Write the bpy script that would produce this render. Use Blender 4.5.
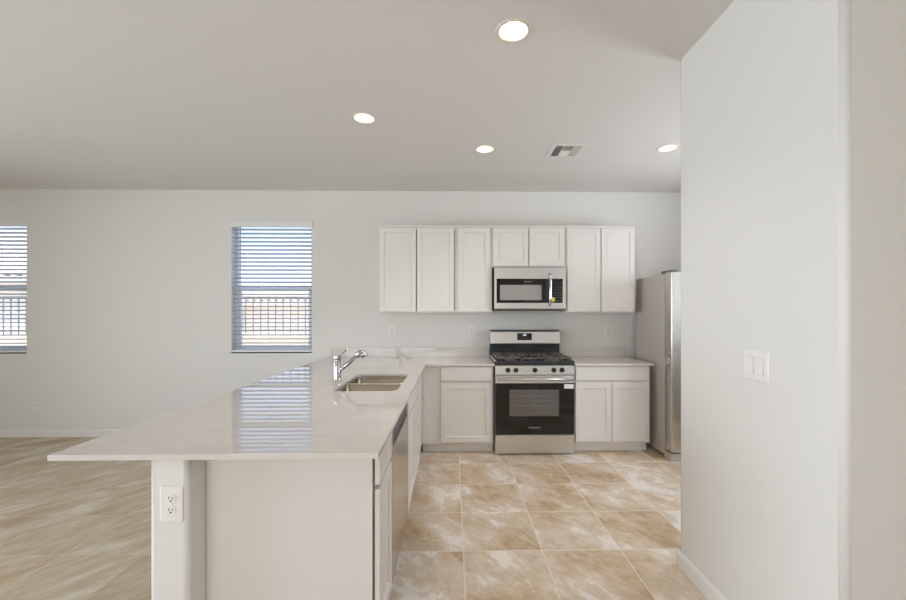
import bpy, bmesh, math, random
from mathutils import Vector, Matrix, Euler
random.seed(7)
for o in list(bpy.data.objects): bpy.data.objects.remove(o)
SC = bpy.context.scene
COL = SC.collection
PI = math.pi

# ------------------------------------------------------------------ camera
cd = bpy.data.cameras.new('camera')
cam = bpy.data.objects.new('camera', cd); COL.objects.link(cam)
cd.sensor_fit = 'HORIZONTAL'; cd.sensor_width = 36.0
cd.lens = 407.0 / 906.0 * 36.0
cam.location = (0, 0, 1.372)
cam.rotation_euler = (PI/2, 0, math.radians(-1.0))
cd.shift_x = -7.0 / 906.0
cd.shift_y = 13.0 / 906.0
cd.clip_start = 0.05
SC.camera = cam

# ------------------------------------------------------------------ world, sun, daylight
w = bpy.data.worlds.new('sky'); SC.world = w; w.use_nodes = True
nt = w.node_tree; nt.nodes.clear()
out = nt.nodes.new('ShaderNodeOutputWorld'); bg = nt.nodes.new('ShaderNodeBackground')
tc = nt.nodes.new('ShaderNodeTexCoord'); sp = nt.nodes.new('ShaderNodeSeparateXYZ'); rp = nt.nodes.new('ShaderNodeValToRGB')
rp.color_ramp.elements[0].position = 0.0; rp.color_ramp.elements[0].color = (0.92, 0.96, 1.0, 1)
rp.color_ramp.elements[1].position = 0.45; rp.color_ramp.elements[1].color = (0.22, 0.48, 1.0, 1)
nt.links.new(tc.outputs['Generated'], sp.inputs[0]); nt.links.new(sp.outputs['Z'], rp.inputs[0])
nt.links.new(rp.outputs[0], bg.inputs[0]); bg.inputs[1].default_value = 1.75
nt.links.new(bg.outputs[0], out.inputs[0])

def lamp(name, typ, loc, rot, energy, color=(1, 1, 1), size=None, size_y=None, **kw):
    l = bpy.data.lights.new(name, typ); o = bpy.data.objects.new(name, l); COL.objects.link(o)
    o.location = loc; o.rotation_euler = rot; l.energy = energy; l.color = color
    if typ == 'AREA':
        l.size = size
        if size_y: l.shape = 'RECTANGLE'; l.size_y = size_y
    for k, v in kw.items(): setattr(l, k, v)
    return o
lamp('sun', 'SUN', (0, 0, 10), (math.radians(31), 0, math.radians(38)), 9.0, (1, 0.96, 0.9), angle=0.009)
# daylight standing in the big patio door of the great room (left wall)
lamp('daylight_patio_door', 'AREA', (-6.50, 0.3, 1.1), (0, -PI/2, 0), 146, (0.80, 0.89, 1.0), 2.1, 2.9, spread=math.radians(130))
lamp('daylight_front_window', 'AREA', (-1.6, -3.35, 1.45), (PI/2, 0, 0), 82, (1.0, 0.975, 0.94), 3.4, 1.7)  # added frontal fill, set at an unseen opening behind the camera
lamp('daylight_side_window', 'AREA', (3.26, 2.95, 1.65), (0, PI/2, 0), 40, (0.94, 0.96, 1.0), 1.1, 0.9)  # added fill that brightens the alcove from an unseen side opening
SC.view_settings.view_transform = 'Standard'; SC.view_settings.look = 'None'
SC.view_settings.exposure = 0.0; SC.view_settings.gamma = 1.0; SC.view_settings.use_curve_mapping = False
SC.cycles.use_denoising = True
SC.cycles.max_bounces = 12; SC.cycles.diffuse_bounces = 6; SC.cycles.glossy_bounces = 5; SC.cycles.transparent_max_bounces = 12
SC.cycles.sample_clamp_indirect = 6.0; SC.cycles.caustics_refractive = False; SC.cycles.caustics_reflective = False

# ------------------------------------------------------------------ materials
def lin(r, g, b):
    f = lambda c: (c/255/12.92) if c <= 10 else ((c/255+0.055)/1.055)**2.4
    return (f(r), f(g), f(b), 1)
M = {}
def mat(name, rgb, rough=0.5, metal=0.0, bump=None, coat=0.0, spec=0.5, var=None, emit=None, brushed=None):
    m = bpy.data.materials.new(name); m.use_nodes = True; n = m.node_tree; b = n.nodes['Principled BSDF']
    c = lin(*rgb)
    b.inputs['Base Color'].default_value = c; b.inputs['Roughness'].default_value = rough
    b.inputs['Metallic'].default_value = metal; b.inputs['Coat Weight'].default_value = coat
    b.inputs['Specular IOR Level'].default_value = spec
    tcn = n.nodes.new('ShaderNodeTexCoord')
    if var:   # (scale, amount): slight uneven tone
        nz = n.nodes.new('ShaderNodeTexNoise'); nz.inputs['Scale'].default_value = var[0]; nz.inputs['Detail'].default_value = 5
        n.links.new(tcn.outputs['Object'], nz.inputs['Vector'])
        mx = n.nodes.new('ShaderNodeMix'); mx.data_type = 'RGBA'
        mx.inputs[6].default_value = tuple(max(0, x*(1-var[1])) for x in c[:3]) + (1,)
        mx.inputs[7].default_value = tuple(min(1, x*(1+var[1])) for x in c[:3]) + (1,)
        n.links.new(nz.outputs['Fac'], mx.inputs[0]); n.links.new(mx.outputs[2], b.inputs['Base Color'])
    if bump:  # (scale, strength)
        nz = n.nodes.new('ShaderNodeTexNoise'); nz.inputs['Scale'].default_value = bump[0]; nz.inputs['Detail'].default_value = 3
        n.links.new(tcn.outputs['Object'], nz.inputs['Vector'])
        bp = n.nodes.new('ShaderNodeBump'); bp.inputs['Strength'].default_value = bump[1]; bp.inputs['Distance'].default_value = 0.002
        n.links.new(nz.outputs['Fac'], bp.inputs['Height']); n.links.new(bp.outputs[0], b.inputs['Normal'])
    if brushed:  # direction scale vector of the grain
        mp = n.nodes.new('ShaderNodeMapping'); mp.inputs['Scale'].default_value = brushed
        n.links.new(tcn.outputs['Object'], mp.inputs['Vector'])
        nz = n.nodes.new('ShaderNodeTexNoise'); nz.inputs['Scale'].default_value = 1.0; nz.inputs['Detail'].default_value = 4
        n.links.new(mp.outputs[0], nz.inputs['Vector'])
        mr = n.nodes.new('ShaderNodeMapRange'); mr.inputs['To Min'].default_value = rough-0.07; mr.inputs['To Max'].default_value = rough+0.09
        n.links.new(nz.outputs['Fac'], mr.inputs['Value']); n.links.new(mr.outputs[0], b.inputs['Roughness'])
    if emit:
        b.inputs['Emission Color'].default_value = tuple(emit[0]) + (1,); b.inputs['Emission Strength'].default_value = emit[1]
    M[name] = m
    return m
mat('wall_paint', (222, 219, 213), 0.75, bump=(140, 0.22))
mat('ceiling_paint', (219, 216, 212), 0.85, bump=(110, 0.25))
mat('trim_paint', (228, 224, 217), 0.4)
mat('cabinet_paint', (222, 217, 211), 0.38)
mat('cabinet_inside', (205, 196, 182), 0.6)
mat('toe_kick_paint', (238, 234, 228), 0.5)
mat('stainless', (216, 213, 208), 0.33, 1.0, brushed=(3, 300, 300))
mat('stainless_vertical', (205, 202, 197), 0.24, 1.0, brushed=(300, 300, 3))
mat('stainless_sink', (162, 150, 132), 0.24, 1.0, brushed=(20, 200, 200))
mat('chrome', (200, 200, 200), 0.08, 1.0)
mat('stainless_rim', (232, 226, 216), 0.4, 1.0)
mat('grey_enamel_case', (186, 178, 170), 0.42, 0.0)
mat('rack_steel', (225, 223, 220), 0.35, 0.3)
mat('black_glass', (12, 11, 10), 0.06, spec=0.6)
mat('black_enamel', (50, 51, 55), 0.2)
mat('cast_iron', (104, 98, 92), 0.25, bump=(300, 0.2))
mat('black_plastic', (24, 23, 23), 0.4)
mat('grey_plastic', (96, 92, 88), 0.45)
mat('dark_gap', (30, 28, 26), 0.8)
mat('white_plastic', (232, 228, 222), 0.35)
mat('vinyl', (232, 234, 236), 0.4)
mat('blind_slat', (226, 226, 225), 0.45)
mat('slat_vinyl', (226, 228, 230), 0.45)
def slat_vinyl():   # thin slats let some sky light through
    n = M['slat_vinyl'].node_tree; b = n.nodes['Principled BSDF']; o = [q for q in n.nodes if q.type == 'OUTPUT_MATERIAL'][0]
    t = n.nodes.new('ShaderNodeBsdfTranslucent'); t.inputs[0].default_value = lin(200, 216, 232); mx = n.nodes.new('ShaderNodeMixShader'); mx.inputs[0].default_value = 0.5
    n.links.new(b.outputs[0], mx.inputs[1]); n.links.new(t.outputs[0], mx.inputs[2]); n.links.new(mx.outputs[0], o.inputs[0])
slat_vinyl()
mat('sticker_yellow', (228, 208, 40), 0.5)
mat('sticker_white', (238, 238, 236), 0.5)
mat('logo_grey', (178, 176, 172), 0.4)
mat('display_glow', (160, 190, 200), 0.4, emit=((0.75, 0.9, 1.0), 0.35))
mat('oven_enamel', (190, 188, 184), 0.4)
mat('microwave_cavity', (150, 146, 140), 0.5)
mat('lamp_baffle', (222, 212, 198), 0.5)
mat('lamp_lens', (255, 250, 240), 0.5, emit=((1.0, 0.95, 0.89), 11.0))
mat('stucco', (236, 228, 216), 0.9, bump=(60, 0.3))
mat('block_wall', (214, 196, 174), 0.9, var=(6, 0.12))
mat('fence_iron', (128, 120, 112), 0.5)
mat('fascia', (200, 190, 178), 0.6)
mat('ground', (222, 208, 188), 0.95, var=(3, 0.15))
mat('bark', (90, 74, 60), 0.9)
mat('leaf', (96, 118, 72), 0.7, var=(8, 0.3))

def quartz():
    m = mat('quartz', (224, 217, 208), 0.022, spec=0.5)
    n = m.node_tree; b = n.nodes['Principled BSDF']; t = n.nodes.new('ShaderNodeTexCoord')
    nz = n.nodes.new('ShaderNodeTexNoise'); nz.inputs['Scale'].default_value = 260; nz.inputs['Detail'].default_value = 2
    n2 = n.nodes.new('ShaderNodeTexNoise'); n2.inputs['Scale'].default_value = 9; n2.inputs['Detail'].default_value = 5
    for q in (nz, n2): n.links.new(t.outputs['Object'], q.inputs['Vector'])
    ad = n.nodes.new('ShaderNodeMath'); ad.operation = 'ADD'; n.links.new(nz.outputs['Fac'], ad.inputs[0]); n.links.new(n2.outputs['Fac'], ad.inputs[1])
    r = n.nodes.new('ShaderNodeValToRGB'); r.color_ramp.elements[0].position = 0.35; r.color_ramp.elements[1].position = 0.65
    hf = n.nodes.new('ShaderNodeMath'); hf.operation = 'MULTIPLY'; hf.inputs[1].default_value = 0.5
    n.links.new(ad.outputs[0], hf.inputs[0]); n.links.new(hf.outputs[0], r.inputs[0])
    r.color_ramp.elements[0].color = lin(209, 201, 193); r.color_ramp.elements[1].color = lin(217, 210, 203)
    n.links.new(r.outputs[0], b.inputs['Base Color'])
quartz()

def glass(name, tint=(1, 1, 1), refl=0.10):
    m = bpy.data.materials.new(name); m.use_nodes = True; n = m.node_tree; n.nodes.clear()
    o = n.nodes.new('ShaderNodeOutputMaterial'); mx = n.nodes.new('ShaderNodeMixShader')
    tr = n.nodes.new('ShaderNodeBsdfTransparent'); gl = n.nodes.new('ShaderNodeBsdfGlossy'); fr = n.nodes.new('ShaderNodeLayerWeight')
    tr.inputs[0].default_value = tuple(tint) + (1,); gl.inputs['Roughness'].default_value = 0.03
    fr.inputs['Blend'].default_value = 0.5
    p5 = n.nodes.new('ShaderNodeMath'); p5.operation = 'POWER'; p5.inputs[1].default_value = 5; n.links.new(fr.outputs['Facing'], p5.inputs[0])
    ma = n.nodes.new('ShaderNodeMath'); ma.operation = 'MULTIPLY_ADD'; ma.inputs[1].default_value = 1-refl; ma.inputs[2].default_value = refl; n.links.new(p5.outputs[0], ma.inputs[0])
    n.links.new(ma.outputs[0], mx.inputs[0]); n.links.new(tr.outputs[0], mx.inputs[1]); n.links.new(gl.outputs[0], mx.inputs[2])
    n.links.new(mx.outputs[0], o.inputs[0]); M[name] = m
glass('window_glass', (0.96, 0.98, 1.0), 0.04)
glass('oven_glass', (0.85, 0.83, 0.80), 0.08)
def painted_reflection_glass():   # oven window: flat grey over clear glass stands in for the room's reflection
    m = M['oven_glass']; n = m.node_tree; o = [q for q in n.nodes if q.type == 'OUTPUT_MATERIAL'][0]; old = o.inputs[0].links[0].from_socket
    df = n.nodes.new('ShaderNodeBsdfDiffuse'); df.inputs[0].default_value = lin(150, 146, 141); mx = n.nodes.new('ShaderNodeMixShader'); mx.inputs[0].default_value = 0.24
    n.links.new(old, mx.inputs[1]); n.links.new(df.outputs[0], mx.inputs[2]); n.links.new(mx.outputs[0], o.inputs[0])
painted_reflection_glass()

def floor_mat():
    m = bpy.data.materials.new('porcelain_tile'); m.use_nodes = True; n = m.node_tree; b = n.nodes['Principled BSDF']; L = n.links.new
    def math_(op, a, c=None, d=None):
        q = n.nodes.new('ShaderNodeMath'); q.operation = op
        for k, v in enumerate((a, c, d)):
            if v is None: continue
            if isinstance(v, (int, float)): q.inputs[k].default_value = v
            else: L(v, q.inputs[k])
        return q.outputs[0]
    g = n.nodes.new('ShaderNodeNewGeometry'); s = n.nodes.new('ShaderNodeSeparateXYZ'); L(g.outputs['Position'], s.inputs[0])
    T = 0.455
    u = math_('DIVIDE', math_('SUBTRACT', s.outputs['X'], 0.06), T); v = math_('DIVIDE', math_('SUBTRACT', s.outputs['Y'], 2.345), T)
    fu = math_('FLOOR', u); fv = math_('FLOOR', v)
    lu = math_('SUBTRACT', u, fu); lv = math_('SUBTRACT', v, fv)
    du = math_('MINIMUM', lu, math_('SUBTRACT', 1.0, lu)); dv = math_('MINIMUM', lv, math_('SUBTRACT', 1.0, lv))
    dm = math_('MINIMUM', du, dv)
    grout = math_('LESS_THAN', dm, 0.0075)
    cid = n.nodes.new('ShaderNodeCombineXYZ'); L(fu, cid.inputs[0]); L(fv, cid.inputs[1])
    wn = n.nodes.new('ShaderNodeTexWhiteNoise'); wn.noise_dimensions = '3D'; L(cid.outputs[0], wn.inputs['Vector'])
    ws = n.nodes.new('ShaderNodeSeparateXYZ'); L(wn.outputs['Color'], ws.inputs[0])
    # tiles on the living side were laid with the grain the other way round
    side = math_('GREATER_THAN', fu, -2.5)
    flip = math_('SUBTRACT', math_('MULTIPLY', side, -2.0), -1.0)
    x = math_('MULTIPLY', math_('SUBTRACT', lu, 0.5), flip); y = math_('SUBTRACT', lv, 0.5)
    ca, sa = math.cos(math.radians(54)), math.sin(math.radians(54))
    al = math_('ADD', math_('MULTIPLY', x, ca), math_('MULTIPLY', y, sa))      # along the grain
    ac = math_('MULTIPLY', math_('SUBTRACT', math_('MULTIPLY', y, ca), math_('MULTIPLY', x, sa)), math_('SUBTRACT', 2.1, math_('MULTIPLY', side, 1.1))) # across it
    def coord(ka, kc, off):
        c = n.nodes.new('ShaderNodeCombineXYZ')
        L(math_('ADD', math_('MULTIPLY', al, ka), math_('MULTIPLY', ws.outputs[0], 37.0+off)), c.inputs[0])
        L(math_('ADD', math_('MULTIPLY', ac, kc), math_('MULTIPLY', ws.outputs[1], 53.0+off)), c.inputs[1])
        L(math_('MULTIPLY', ws.outputs[2], 11.0), c.inputs[2])
        return c.outputs[0]
    def noise(vec, sc, det, dist, rough=0.55):
        q = n.nodes.new('ShaderNodeTexNoise'); q.inputs['Scale'].default_value = sc; q.inputs['Detail'].default_value = det
        q.inputs['Distortion'].default_value = dist; q.inputs['Roughness'].default_value = rough; L(vec, q.inputs['Vector']); return q.outputs['Fac']
    big = noise(coord(0.75, 1.25, 0), 1.0, 8, 0.25, 0.66)
    fine = noise(coord(7, 12, 5), 1.0, 7, 0.3, 0.75)
    mixv = math_('ADD', math_('MULTIPLY', big, 0.76), math_('MULTIPLY', fine, 0.24))
    r = n.nodes.new('ShaderNodeValToRGB'); L(mixv, r.inputs[0])
    E = r.color_ramp.elements
    E[0].position = 0.38; E[0].color = lin(176, 149, 117)
    E[1].position = 0.63; E[1].color = lin(228, 219, 206)
    e = E.new(0.47); e.color = lin(201, 180, 153)
    e = E.new(0.54); e.color = lin(212, 197, 179)
    e = E.new(0.575); e.color = lin(226, 218, 207)
    # hairline veins
    vn = noise(coord(0.45, 1.5, 9), 1.0, 1.5, 0.25)
    vd = math_('ABSOLUTE', math_('SUBTRACT', vn, 0.5))
    vm = math_('MULTIPLY', math_('MULTIPLY', math_('LESS_THAN', vd, 0.003), 0.3), math_('GREATER_THAN', fine, 0.47))
    mv = n.nodes.new('ShaderNodeMix'); mv.data_type = 'RGBA'; L(vm, mv.inputs[0]); L(r.outputs[0], mv.inputs[6]); mv.inputs[7].default_value = lin(236, 226, 210)
    ml = n.nodes.new('ShaderNodeMix'); ml.data_type = 'RGBA'; L(math_('MULTIPLY_ADD', side, -0.35, 0.35), ml.inputs[0]); L(mv.outputs[2], ml.inputs[6]); ml.inputs[7].default_value = lin(180, 166, 134)  # living-side tiles pulled to olive: daylight cast put into the colour
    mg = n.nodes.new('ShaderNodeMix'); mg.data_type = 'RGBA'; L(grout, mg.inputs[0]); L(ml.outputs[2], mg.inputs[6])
    gs = n.nodes.new('ShaderNodeMix'); gs.data_type = 'RGBA'; L(side, gs.inputs[0]); gs.inputs[6].default_value = lin(207, 195, 173); gs.inputs[7].default_value = lin(222, 211, 195); L(gs.outputs[2], mg.inputs[7])  # living-side grout toned the same way, daylight cast in its colour
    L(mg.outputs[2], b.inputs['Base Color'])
    rr = n.nodes.new('ShaderNodeMapRange'); L(grout, rr.inputs['Value']); rr.inputs['To Min'].default_value = 0.48; b.inputs['Specular IOR Level'].default_value = 0.22; rr.inputs['To Max'].default_value = 0.8
    L(rr.outputs[0], b.inputs['Roughness'])
    bp = n.nodes.new('ShaderNodeBump'); bp.invert = True; bp.inputs['Strength'].default_value = 0.3; bp.inputs['Distance'].default_value = 0.002
    L(grout, bp.inputs['Height']); L(bp.outputs[0], b.inputs['Normal'])
    M['porcelain_tile'] = m
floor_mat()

def roof_mat():
    m = mat('roof_tile', (200, 180, 164), 0.85, var=(2, 0.18))
roof_mat()

# ------------------------------------------------------------------ mesh helpers
class MB:
    def __init__(s): s.bm = bmesh.new()
    def box(s, x0, x1, y0, y1, z0, z1, mtx=None):
        v = [s.bm.verts.new(p) for p in ((x0,y0,z0),(x1,y0,z0),(x1,y1,z0),(x0,y1,z0),(x0,y0,z1),(x1,y0,z1),(x1,y1,z1),(x0,y1,z1))]
        for f in ((3,2,1,0),(4,5,6,7),(0,1,5,4),(1,2,6,5),(2,3,7,6),(3,0,4,7)): s.bm.faces.new([v[i] for i in f])
        if mtx is not None:
            for q in v: q.co = mtx @ q.co
        return s
    def poly(s, pts): s.bm.faces.new([s.bm.verts.new(p) for p in pts]); return s
    def loft(s, rings, cap0=True, cap1=True, smooth=True, closed=True):
        vs = [[s.bm.verts.new(p) for p in r] for r in rings]; n = len(rings[0])
        for a, b in zip(vs, vs[1:]):
            for i in range(n if closed else n-1):
                f = s.bm.faces.new((a[i], a[(i+1) % n], b[(i+1) % n], b[i])); f.smooth = smooth
        if cap0: s.bm.faces.new(list(reversed(vs[0])))
        if cap1: s.bm.faces.new(vs[-1])
        return s
    def lathe(s, prof, center=(0,0,0), axis=(0,0,1), seg=28, cap0=True, cap1=True):
        q = Vector((0,0,1)).rotation_difference(Vector(axis)); c = Vector(center)
        rings = [[c + q @ Vector((r*math.cos(2*PI*i/seg), r*math.sin(2*PI*i/seg), z)) for i in range(seg)] for r, z in prof]
        return s.loft(rings, cap0, cap1)
    def tube(s, pts, rad, seg=12):
        pts = [Vector(p) for p in pts]; rs = rad if isinstance(rad, (list, tuple)) else [rad]*len(pts)
        rings = []; prev = None
        for i, p in enumerate(pts):
            t = (pts[min(i+1, len(pts)-1)] - pts[max(i-1, 0)]).normalized()
            if prev is None:
                a = Vector((0,0,1)) if abs(t.z) < 0.9 else Vector((1,0,0)); nrm = t.cross(a).normalized()
            else: nrm = (prev - t*prev.dot(t)).normalized()
            bn = t.cross(nrm); prev = nrm
            rings.append([p + rs[i]*(math.cos(2*PI*k/seg)*nrm + math.sin(2*PI*k/seg)*bn) for k in range(seg)])
        return s.loft(rings)
    def prism(s, pts2, y0, y1, plane='xz', smooth=False):
        mk = {'xz': lambda a, b, d: (a, d, b), 'yz': lambda a, b, d: (d, a, b), 'xy': lambda a, b, d: (a, b, d)}[plane]
        return s.loft([[mk(a, b, y0) for a, b in pts2], [mk(a, b, y1) for a, b in pts2]], smooth=smooth)
    def obj(s, name, m, parent=None, bevel=0, loc=None, seg=2):
        bmesh.ops.recalc_face_normals(s.bm, faces=s.bm.faces[:])
        me = bpy.data.meshes.new(name); s.bm.to_mesh(me); s.bm.free()
        for mm in (m if isinstance(m, (list, tuple)) else [m]): me.materials.append(M[mm])
        o = bpy.data.objects.new(name, me); COL.objects.link(o)
        if parent is not None: o.parent = parent
        if loc is not None: o.location = loc
        if bevel:
            b = o.modifiers.new('bevel', 'BEVEL'); b.width = bevel; b.segments = seg; b.limit_method = 'ANGLE'; b.angle_limit = math.radians(40); b.harden_normals = False
        return o
def rrect(x0, x1, y0, y1, r, seg=6):
    P = []
    for cx, cy, a in ((x1-r, y0+r, -90), (x1-r, y1-r, 0), (x0+r, y1-r, 90), (x0+r, y0+r, 180)):
        for i in range(seg+1):
            t = math.radians(a + 90*i/seg); P.append((cx + r*math.cos(t), cy + r*math.sin(t)))
    return P
def plate(name, outer, holes, z0, z1, m, parent=None, bev=0.0):
    """flat slab of any outline with holes"""
    cu = bpy.data.curves.new(name, 'CURVE'); cu.dimensions = '2D'; cu.fill_mode = 'BOTH'
    for pts in [outer] + holes:
        sp_ = cu.splines.new('POLY'); sp_.points.add(len(pts)-1); sp_.use_cyclic_u = True
        for q, p in zip(sp_.points, pts): q.co = (p[0], p[1], 0, 1)
    cu.extrude = (z1-z0)/2 - bev; cu.bevel_depth = bev; cu.offset = -bev
    t = bpy.data.objects.new(name+'_c', cu); COL.objects.link(t)
    dg = bpy.context.evaluated_depsgraph_get(); dg.update()
    me = bpy.data.meshes.new_from_object(t.evaluated_get(dg)); bpy.data.objects.remove(t); bpy.data.curves.remove(cu)
    for v in me.vertices: v.co.z += (z0+z1)/2
    bm = bmesh.new(); bm.from_mesh(me); bmesh.ops.remove_doubles(bm, verts=bm.verts[:], dist=1e-6); bmesh.ops.recalc_face_normals(bm, faces=bm.faces[:])
    for f in bm.faces: f.smooth = False
    bm.to_mesh(me); bm.free(); me.materials.clear(); me.materials.append(M[m]); me.name = name
    o = bpy.data.objects.new(name, me); COL.objects.link(o)
    if parent is not None: o.parent = parent
    return o
def text(name, body, size, m, parent, loc, rot, depth=0.0006):
    cu = bpy.data.curves.new(name, 'FONT'); cu.body = body; cu.size = size; cu.align_x = 'CENTER'; cu.align_y = 'CENTER'; cu.extrude = depth/2; cu.space_character = 1.1
    t = bpy.data.objects.new(name+'_c', cu); COL.objects.link(t)
    dg = bpy.context.evaluated_depsgraph_get(); dg.update()
    me = bpy.data.meshes.new_from_object(t.evaluated_get(dg)); bpy.data.objects.remove(t); bpy.data.curves.remove(cu)
    me.materials.clear(); me.materials.append(M[m]); me.name = name
    o = bpy.data.objects.new(name, me); COL.objects.link(o); o.parent = parent; o.location = loc; o.rotation_euler = rot
    return o
def struct(o): o['kind'] = 'structure'; return o
def tag(o, label, cat, group=None):
    o['label'] = label; o['category'] = cat
    if group: o['group'] = group
    return o
def thing(name, label, cat, loc=(0,0,0), rz=0, group=None):
    o = bpy.data.objects.new(name, None); COL.objects.link(o); o.location = loc; o.rotation_euler = (0, 0, rz); o.empty_display_size = 0.1
    return tag(o, label, cat, group)
def dup(root, loc, label, rz=None):
    r = root.copy(); COL.objects.link(r); r.location = loc; r['label'] = label
    if rz is not None: r.rotation_euler = (0, 0, rz)
    for ch in [c for c in bpy.data.objects if c.parent == root]:
        c = ch.copy(); COL.objects.link(c); c.parent = r
        for g in [q for q in bpy.data.objects if q.parent == ch]:
            d = g.copy(); COL.objects.link(d); d.parent = c
    return r

# ------------------------------------------------------------------ room shell
H = 2.743; YB = 4.585; XL = -6.3; XR = 3.05; YF = -3.2; TH = 0.15
XW, YW0, YW1 = 1.235, 1.262, 2.20            # the white wall block on the right
CT = 0.88                                     # counter top height
cans = [(0.293, 1.974), (-0.625, 2.873), (0.268, 3.398), (1.787, 3.351), (0.30, 0.25), (-1.6, -1.2), (-4.4, 0.2), (2.0, -1.0)]
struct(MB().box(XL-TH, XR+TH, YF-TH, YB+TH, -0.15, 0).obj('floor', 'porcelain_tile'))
def circ(x, y, r, n=32): return [(x + r*math.cos(2*PI*i/n), y + r*math.sin(2*PI*i/n)) for i in range(n)]
vent_hole = [(0.845, 3.315), (1.065, 3.315), (1.065, 3.535), (0.845, 3.535)]
struct(plate('ceiling', [(XL-TH, YF-TH), (XR+TH, YF-TH), (XR+TH, YB+TH), (XL-TH, YB+TH)], [circ(x, y, 0.072) for x, y in cans] + [vent_hole], H, H+0.10, 'ceiling_paint'))
# attic deck keeps the sky out; unseen overhang added to block the side sun
struct(MB().box(XL-TH, XR+TH+0.85, YF-TH, YB+TH, H+0.24, H+0.30).obj('trim_roof_deck', 'wall_paint'))
WZ0, WZ1 = 0.935, 2.39
W2 = (-2.47, -1.58); W1 = (-5.60, -4.713)
def wall_x(name, y0, y1, x0, x1, holes):     # wall running along x with openings (xa, xb, za, zb)
    b = MB(); cur = x0
    for xa, xb, za, zb in sorted(holes):
        b.box(cur, xa, y0, y1, 0, H); b.box(xa, xb, y0, y1, 0, za) if za > 0 else None; b.box(xa, xb, y0, y1, zb, H); cur = xb
    b.box(cur, x1, y0, y1, 0, H)
    return struct(b.obj(name, 'wall_paint'))
wall_x('wall_back', YB, YB+TH, XL-TH, XR+TH, [W1+(WZ0, WZ1), W2+(WZ0, WZ1)])
wall_x('wall_front', YF-TH, YF, XL-TH, XR+TH, [(-3.3, 0.1, 0.6, 2.3)])
b = MB(); b.box(XL-TH, XL, YF, -1.15, 0, H); b.box(XL-TH, XL, 1.75, YB, 0, H); b.box(XL-TH, XL, -1.15, 1.75, 2.15, H)
struct(b.obj('wall_left', 'wall_paint'))
b = MB(); b.box(XR, XR+TH, YF, YW0, 0, H); b.box(XR, XR+TH, YW1, 2.45, 0, H); b.box(XR, XR+TH, 3.45, YB, 0, H); b.box(XR, XR+TH, 2.45, 3.45, 0, 1.1); b.box(XR, XR+TH, 2.45, 3.45, 2.25, H)
struct(b.obj('wall_alcove', 'wall_paint'))
# right wall block with rounded (bullnose) corners
pts = [(XR+TH, YW1), (XW+0.022, YW1)] + [(XW+0.022-0.022*math.sin(a), YW1-0.022+0.022*math.cos(a)) for a in [PI/2*i/6 for i in range(1, 7)]]
pts += [(XW, YW0+0.022)] + [(XW+0.022-0.022*math.cos(a), YW0+0.022-0.022*math.sin(a)) for a in [PI/2*i/6 for i in range(1, 7)]] + [(XR+TH, YW0)]
bb = MB(); n_ = len(pts)
lo = [bb.bm.verts.new((x, y, 0)) for x, y in pts]; hi = [bb.bm.verts.new((x, y, H)) for x, y in pts]
for i in range(n_):
    f = bb.bm.faces.new((lo[i], lo[(i+1) % n_], hi[(i+1) % n_], hi[i])); L_ = (Vector(pts[i])-Vector(pts[(i+1) % n_])).length; f.smooth = L_ < 0.02
bb.bm.faces.new(lo); bb.bm.faces.new(hi)
struct(bb.obj('wall_right', 'wall_paint'))
# half wall that carries the peninsula overhang
PX0, PX1, PY0 = -1.076, -0.938, 1.46
pp = [(PX0, YB), (PX0, PY0+0.018)] + [(PX0+0.018-0.018*math.cos(a), PY0+0.018-0.018*math.sin(a)) for a in [PI/2*i/5 for i in range(1, 6)]] + \
     [(PX1-0.018+0.018*math.sin(a), PY0+0.018-0.018*math.cos(a)) for a in [PI/2*i/5 for i in range(0, 6)]] + [(PX1, YB)]
bb = MB(); n_ = len(pp)
lo = [bb.bm.verts.new((x, y, 0)) for x, y in pp]; hi = [bb.bm.verts.new((x, y, CT-0.0205)) for x, y in pp]
for i in range(n_):
    f = bb.bm.faces.new((lo[i], lo[(i+1) % n_], hi[(i+1) % n_], hi[i])); f.smooth = (Vector(pp[i])-Vector(pp[(i+1) % n_])).length < 0.02
bb.bm.faces.new(lo); bb.bm.faces.new(hi)
struct(bb.obj('wall_peninsula', 'wall_paint'))
# baseboards
BH, BT = 0.083, 0.014
def bprof(t=BT): return [(0, 0), (t, 0), (t, BH-0.016), (t*0.45, BH-0.004), (t*0.3, BH), (0, BH)]
def base_x(x0, x1, y, sgn): b = MB(); b.prism([(y+sgn*a, z) for a, z in bprof()], x0, x1, 'yz'); return b
def base_y(y0, y1, x, sgn): b = MB(); b.prism([(x+sgn*a, z) for a, z in bprof()], y0, y1, 'xz'); return b
struct(base_x(XL, PX0, YB, -1).obj('baseboard_back', 'trim_paint'))
b = MB(); pr = bprof()
b.loft([[(XR, YW0-a, z) for a, z in pr], [(XW-a, YW0-a, z) for a, z in pr], [(XW-a, YW1+a, z) for a, z in pr], [(XR, YW1+a, z) for a, z in pr]], smooth=False)
struct(b.obj('baseboard_right', 'trim_paint'))
struct(base_y(PY0, YB, PX0, -1).obj('baseboard_peninsula', 'trim_paint'))
b = base_y(YF, -1.20, XL, 1); b.prism([(XL+a, z) for a, z in bprof()], 1.80, YB, 'xz'); struct(b.obj('baseboard_left', 'trim_paint'))

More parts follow.
